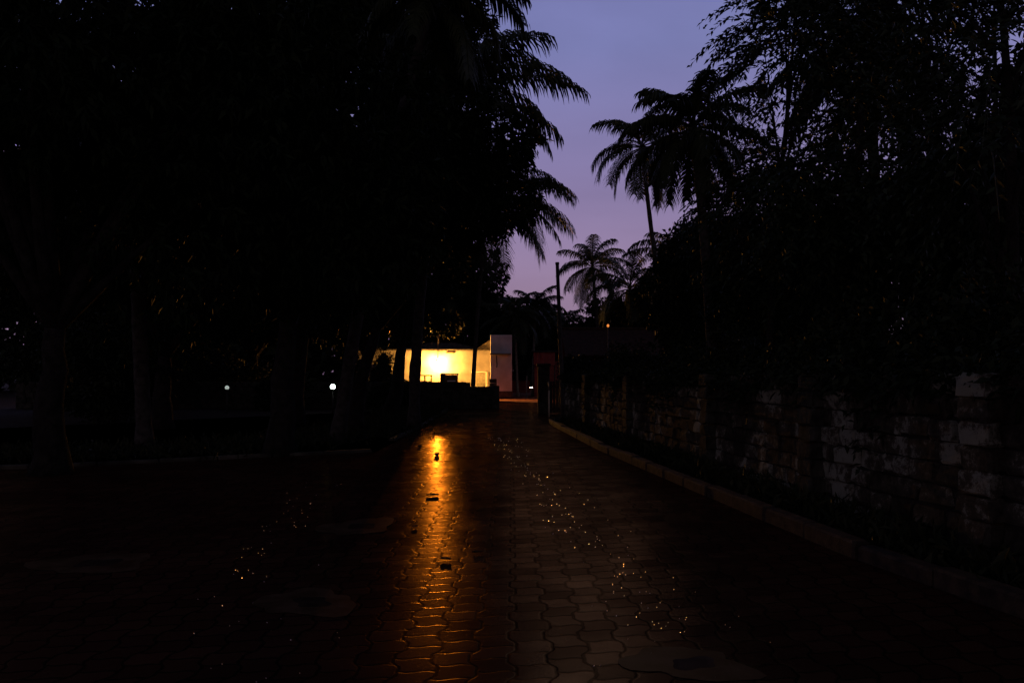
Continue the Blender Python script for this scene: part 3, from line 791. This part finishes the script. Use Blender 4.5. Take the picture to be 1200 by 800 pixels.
# ------------------------------------------------------------------ palms
def gp(px, py, Y): return at(px, py, Y)
def base(px, Y): return ((px-CX)/F*Y, Y, 0)
palm('coconut_palm', 'tall coconut palm at the top left whose fronds reach furthest into the sky', base(485, 24), gp(528, 118, 24), 3.6, 22, 21, .17, bendx=-.5,
     special=((8, 44, 4.0, 84), (-4, 27, 4.2, 66), (22, 64, 3.7, 100), (2, 4, 3.6, 58)))
palm('coconut_palm', 'coconut palm whose dark bare trunk crosses the lit wall of the white house', base(553, 42), gp(572, 232, 42), 4.9, 26, 22, .12, bendx=-.15,
     special=((3, 35, 5.0, 88), (12, 10, 4.8, 76), (-8, -8, 4.6, 62), (-20, 25, 4.9, 80), (-35, 0, 4.7, 60), (-15, -30, 4.5, 45)))
palm('coconut_palm', 'coconut palm cut off by the top edge of the photo on the left', base(395, 19), gp(508, -4, 19), 2.6, 20, 23, .16, bendx=-.4,
     special=((6, 40, 2.5, 80), (-10, 20, 2.4, 70)))
palm('coconut_palm', 'coconut palm with a curved slender trunk on the right edge of the open sky', base(792, 40), gp(752, 172, 40), 3.25, 22, 24, .15, bendx=-.15)
palm('coconut_palm', 'bushy coconut palm just right of the curved slender one', base(838, 22), gp(812, 150, 22), 2.35, 26, 25, .17, bendx=.2)
palm('coconut_palm', 'small far coconut palm low in the middle of the sky beside the utility pole', base(704, 60), gp(694, 312, 60), 3.5, 24, 26, .16, bendx=.2)
palm('coconut_palm', 'low coconut palm between the small far one and the curved trunk', base(748, 52), gp(738, 338, 52), 3.6, 20, 27, .15)
palm('coconut_palm', 'coconut palm with a pale thin trunk rising behind the red awning', base(624, 63), gp(627, 362, 63), 2.9, 20, 28, .11, 'greybark', nuts=False)
palm('coconut_palm', 'coconut palm with a pale thin trunk next to the corner of the white house', base(607, 60), gp(603, 372, 60), 2.8, 20, 29, .11, 'greybark', nuts=False)
palm('coconut_palm', 'far coconut palm peeking out between the pole and its taller neighbour', base(664, 78), gp(664, 382, 78), 3.2, 18, 30, .15, nuts=False)
palm('coconut_palm', 'coconut palm half buried among the feathery trees on the upper right', base(1040, 19), gp(1018, 70, 19), 3.0, 22, 31, .17)
palm('coconut_palm', 'coconut palm deep in the dark grove on the far left', base(170, 17), gp(150, 90, 17), 3.4, 22, 32, .17)
palm('coconut_palm', 'coconut palm standing behind the middle of the white house', base(520, 66), gp(528, 345, 66), 3.8, 22, 33, .15, nuts=False)
palm('coconut_palm', 'coconut palm low on the right behind the curved trunk', base(800, 46), gp(795, 300, 46), 3.3, 22, 34, .15)

# ------------------------------------------------------------------ broad trees on the left
ml = dict(mat=M['mango'])
broad_tree('mango_tree', 'dense mango tree whose leafy edge meets the sky left of centre', 'tree', (-4.3, 22, 0), at(492, 200, 22), (3.5, 3.2, 2.7), 2600, 11, .25, .075, M['mango'], 41, .21, 12, bend=-.1, fork=.4)
broad_tree('mango_tree', 'mango tree with a leaning trunk seen against the lit wall', 'tree', base(458, 33), at(455, 262, 33), (4.6, 3.5, 4.2), 2600, 11, .3, .09, M['mango'], 42, .3, 10, bend=.5, fork=.36)
broad_tree('mango_tree', 'huge mango tree filling the upper left of the picture', 'tree', base(330, 16), at(350, 140, 16), (4.0, 3.0, 4.0), 3200, 11, .24, .075, M['mango'], 43, .26, 14, fork=.4)
broad_tree('mango_tree', 'nearest mango tree overhanging the left edge of the picture', 'tree', base(60, 13), at(70, 130, 13), (4.2, 3.0, 4.0), 3200, 11, .22, .07, M['mango'], 44, .25, 14, fork=.4)
broad_tree('mango_tree', 'broad mango tree behind the garden lamps on the left', 'tree', base(300, 44), at(290, 290, 44), (8.0, 4, 5.6), 3200, 10, .42, .13, M['mango'], 45, .35, 14, fork=.3)
broad_tree('mango_tree', 'mango tree at the far left behind the nearest one', 'tree', base(70, 36), at(60, 290, 36), (7.5, 4, 5.4), 2800, 10, .40, .12, M['mango'], 46, .32, 14, fork=.3)
broad_tree('mango_tree', 'mango tree beyond the boundary wall left of the lit wall', 'tree', base(425, 47), at(440, 300, 47), (6.0, 3.5, 6.0), 2600, 10, .40, .12, M['mango'], 47, .3, 12, fork=.28)
broad_tree('mango_tree', 'mango tree rising behind the white house', 'tree', (-5.6, 66, 0), at(520, 330, 66), (5.6, 3, 5.2), 2200, 10, .45, .14, M['mango'], 48, .3, 12, fork=.3)
broad_tree('mango_tree', 'tall mango tree high behind the top left palm', 'tree', base(345, 27), at(430, 60, 27), (5.0, 3.4, 4.6), 2800, 11, .30, .09, M['mango'], 49, .3, 12, fork=.5)
broad_tree('mango_tree', 'mango tree in the middle of the dark left grove', 'tree', base(190, 24), at(200, 220, 24), (5.2, 3.4, 5.2), 3000, 11, .28, .085, M['mango'], 50, .3, 14, fork=.3)

broad_tree('halo_tree', 'small added tree whose sparse crown catches the lamp as a halo above the roof edge', 'tree', base(487, 51), at(516, 372, 52), (2.0, 1.0, 1.7), 330, 10, .26, .09, M['mango'], 51, .13, 8, fork=.62, bend=-1.0)  # tree added so its lit leaves stand in for the lamp's halo
# feathery trees on the right
fl = M['featherleaf']
twig_tree('feathery_tree', 'feathery tree whose thin twigs hang into the sky at the upper right', 'tree', base(905, 15), at(930, 60, 15), (1.45, 1.6, 2.6), 430, 15, .15, .058, fl, 61, .07)
twig_tree('feathery_tree', 'dense feathery tree above the middle of the block wall', 'tree', base(1000, 14), at(985, 210, 14), (2.3, 1.8, 2.6), 560, 15, .14, .06, fl, 62, .11)
twig_tree('feathery_tree', 'nearest feathery tree overhanging the right edge of the picture', 'tree', (5.7, 9.2, 0), at(1160, 90, 9.2), (1.4, 1.5, 2.6), 420, 15, .12, .05, fl, 63, .1)
twig_tree('feathery_tree', 'tall feathery tree at the top right corner', 'tree', base(1090, 17), at(1085, 40, 17), (2.9, 2, 2.6), 420, 15, .17, .07, fl, 64, .13)
twig_tree('feathery_tree', 'feathery tree below the bushy palm on the right', 'tree', base(870, 24), at(888, 250, 25), (1.8, 1.8, 2.5), 900, 13, .22, .07, fl, 65, .12)
broad_tree('jackfruit_tree', 'dark broadleaf tree behind the middle of the block wall', 'tree', base(905, 22), at(915, 300, 22), (3.4, 2, 2.9), 2400, 11, .2, .09, M['bush'], 66, .16, 12, fork=.3)
broad_tree('jackfruit_tree', 'dark broadleaf tree low behind the near end of the block wall', 'tree', base(1110, 13), at(1120, 280, 13), (2.9, 2, 2.6), 2600, 11, .16, .075, M['bush'], 67, .14, 12, fork=.3)
broad_tree('jackfruit_tree', 'round dark tree beside the tiled house', 'tree', base(810, 30), at(812, 345, 30), (2.5, 2, 2.9), 2000, 11, .24, .1, M['bush'], 68, .15, 12, fork=.3)
broad_tree('jackfruit_tree', 'dark tree on the far right behind the feathery trees', 'tree', base(1180, 20), at(1215, 200, 20), (2.6, 2, 3.4), 600, 11, .24, .1, M['bush'], 69, .18, 12, fork=.3)

broad_tree('shade_tree', 'dark round tree below the small far palm', 'tree', base(725, 66), at(728, 385, 66), (4.3, 2.5, 3.0), 1500, 10, .4, .15, M['bush'], 70, .2, 10, fork=.3)
broad_tree('shade_tree', 'dark tree under the low palm left of the curved trunk', 'tree', base(775, 52), at(775, 365, 52), (3.2, 2.2, 3.0), 1500, 10, .34, .13, M['bush'], 71, .18, 10, fork=.3)
broad_tree('shade_tree', 'dim tree behind the right half of the white house', 'tree', base(575, 72), at(572, 385, 72), (4.6, 2.5, 3.4), 1600, 10, .45, .16, M['bush'], 72, .2, 10, fork=.3)
broad_tree('shade_tree', 'dim tree behind the left half of the white house', 'tree', base(470, 70), at(478, 372, 70), (5.6, 2.5, 4.4), 1800, 10, .45, .16, M['bush'], 73, .2, 10, fork=.3)
broad_tree('shade_tree', 'dark tree behind the red hut', 'tree', base(668, 70), at(660, 402, 70), (4.6, 2.5, 2.1), 1300, 10, .4, .15, M['bush'], 74, .2, 10, fork=.3)

# bushes: behind the block wall, and along the left garden
bs = [(wx(24)+1.6, 26, 1.4, 1.4, 'bush behind the far end of the block wall'), (wx(20)+1.7, 20.5, 1.5, 1.4, 'bush behind the second pilaster of the block wall'),
      (wx(16)+1.6, 16, 1.5, 1.5, 'bush behind the block wall under the dark broadleaf tree'), (wx(12)+1.6, 12, 1.5, 1.5, 'thick bush behind the middle of the block wall'),
      (wx(9)+1.5, 9.3, 1.4, 1.5, 'bush behind the block wall beside the pale pilaster'), (wx(6)+1.5, 6.6, 1.3, 1.5, 'bush at the near right edge behind the pale pilaster')]
for i, (x, y, r, h, lb) in enumerate(bs): bush('bush', lb, (x, y, 0), (r, r*1.5, h), 1300, 80+i)
bush('bush', 'dark bush rising above the boundary wall left of the lit gaps', (-8.3, 42, 0), (.95, .8, 1.75), 420, 77, .2, .08)
bush('bush', 'thin leafy bush between the dark trunks before the lit wall', (-6.75, 41, 0), (.85, .5, 1.6), 520, 78, .16, .06)
bush('bush', 'dark bush between the utility pole and the tiled house', (2.75, 35, 0), (.75, 1.2, 1.5), 900, 79, .18, .08)
bs = [(-14, 27, 3.4, 2.2, 'wide dark bush at the far left of the garden'), (-10.6, 36.6, 1.6, .8, 'dark bush to the left of the bright garden lamp'),
      (-5.6, 38.2, 1.3, .8, 'low dark bush against the boundary wall right of the garden lamp'), (-18.5, 35, 4.0, 2.4, 'big dark bush behind the dim garden lamp'),
      (-16.5, 43, 4, 2.6, 'tall dark bush beyond the left end of the boundary wall')]
for i, (x, y, r, h, lb) in enumerate(bs): bush('bush', lb, (x, y, 0), (r, r*.7, h), 1500, 90+i, .22, .09)

# far wood closing the horizon
def far_wood():
    rng = np.random.default_rng(7); n = 52000
    ang = rng.uniform(-1.05, 1.05, n); r = rng.uniform(88, 112, n)
    x = np.sin(ang)*r; y = np.cos(ang)*r
    hmax = 6.6+6*np.clip(-ang*3-.25, 0, 1.3)+2.2*np.sin(ang*23+1)+1.6*np.sin(ang*51)+3.0*np.clip(np.abs(ang+.0)*2-.3, 0, 2)
    z = rng.uniform(0, 1, n)**.85*hmax
    d = rng.normal(size=(n, 3)); d[:, 2] -= .2
    V, Fc = leaf_arrays(np.stack([x, y, z], 1), d, rng, rng.uniform(1.0, 2.0, n), rng.uniform(.6, 1.0, n))
    tag(np_mesh('far_wood', V, Fc, M['bush']), 'dark mass of distant trees closing the horizon', 'wood', kind='stuff')
far_wood()

# ------------------------------------------------------------------ dusk sky, faint last light, camera
w = bpy.data.worlds.new('World'); scene.world = w; w.use_nodes = True
nt = w.node_tree; L = nt.links
bg = nt.nodes['Background']; out = nt.nodes['World Output']
sky = N(nt, 'ShaderNodeTexSky'); sky.sky_type = 'NISHITA'; sky.sun_disc = False
SUN_EL, SUN_ROT = R(1.0), R(200)
sky.sun_elevation = SUN_EL; sky.sun_rotation = SUN_ROT
tc = N(nt, 'ShaderNodeTexCoord'); sp = N(nt, 'ShaderNodeSeparateXYZ'); L.new(tc.outputs['Generated'], sp.inputs[0])
rp = N(nt, 'ShaderNodeValToRGB'); cr = rp.color_ramp
cr.elements[0].position = 0; cr.elements[0].color = (.268, .168, .282, 1)
cr.elements[1].position = 1; cr.elements[1].color = (.014, .018, .04, 1)
for p, c in ((.10, (.288, .196, .310)), (.24, (.240, .196, .385)), (.38, (.186, .196, .425)), (.47, (.172, .184, .415)), (.62, (.05, .06, .14))):
    e = cr.elements.new(p); e.color = (*c, 1)
L.new(sp.outputs[2], rp.inputs['Fac'])
b2 = N(nt, 'ShaderNodeBackground'); 
tm = N(nt, 'ShaderNodeMix', data_type='RGBA'); tm.inputs['A'].default_value = (1.05, .97, .62, 1); tm.inputs['B'].default_value = (1, 1, 1, 1)
ml_ = N(nt, 'ShaderNodeMix', data_type='RGBA', blend_type='MULTIPLY'); ml_.inputs['Factor'].default_value = 1
L.new(rp.outputs['Color'], ml_.inputs['A']); L.new(tm.outputs['Result'], ml_.inputs['B']); L.new(ml_.outputs['Result'], b2.inputs['Color']); 
mr = N(nt, 'ShaderNodeMapRange', interpolation_type='SMOOTHSTEP'); L.new(sp.outputs[1], mr.inputs['Value'])   # the glow is ahead; the sky behind is nearly night
mr.inputs['From Min'].default_value = -.2; mr.inputs['From Max'].default_value = .75; mr.inputs['To Min'].default_value = .46; mr.inputs['To Max'].default_value = 1

cn = N(nt, 'ShaderNodeTexNoise'); cn.inputs['Scale'].default_value = 3.2; cn.inputs['Detail'].default_value = 5; cn.inputs['Distortion'].default_value = .4
mp = N(nt, 'ShaderNodeMapping'); mp.inputs['Scale'].default_value = (1, 1, 3.2); L.new(tc.outputs['Generated'], mp.inputs['Vector']); L.new(mp.outputs[0], cn.inputs['Vector'])
cm = N(nt, 'ShaderNodeMapRange'); cm.inputs['From Min'].default_value = .3; cm.inputs['From Max'].default_value = .7; cm.inputs['To Min'].default_value = .92; cm.inputs['To Max'].default_value = 1.1
L.new(cn.outputs['Fac'], cm.inputs['Value'])
mm = N(nt, 'ShaderNodeMath', operation='MULTIPLY'); L.new(mr.outputs[0], mm.inputs[0]); L.new(cm.outputs[0], mm.inputs[1]); L.new(mm.outputs[0], b2.inputs['Strength']); L.new(mr.outputs[0], tm.inputs['Factor'])
L.new(sky.outputs['Color'], bg.inputs['Color']); bg.inputs['Strength'].default_value = .004
ad = N(nt, 'ShaderNodeAddShader'); L.new(bg.outputs[0], ad.inputs[0]); L.new(b2.outputs[0], ad.inputs[1]); L.new(ad.outputs[0], out.inputs['Surface'])

sl = bpy.data.lights.new('sun', 'SUN'); sl.energy = .03; sl.angle = R(20); sl.color = (.95, .8, 1.0)
so = bpy.data.objects.new('sun', sl); col.objects.link(so)
sd = Vector((math.sin(SUN_ROT)*math.cos(R(8)), math.cos(SUN_ROT)*math.cos(R(8)), math.sin(R(8))))
so.rotation_euler = sd.to_track_quat('Z', 'Y').to_euler()

cam = bpy.data.cameras.new('camera'); cam.lens = 28; cam.sensor_width = 36; cam.shift_y = 40/1200
cam.clip_end = 2000
co = bpy.data.objects.new('camera', cam); col.objects.link(co); co.location = (0, 0, EYE); co.rotation_euler = (R(90), 0, 0)
scene.camera = co
scene.view_settings.view_transform = 'Standard'; scene.view_settings.look = 'None'; scene.view_settings.exposure = 0
scene.cycles.use_denoising = True
scene.cycles.max_bounces = 6; scene.cycles.diffuse_bounces = 3; scene.cycles.glossy_bounces = 3
scene.cycles.sample_clamp_indirect = 4.0
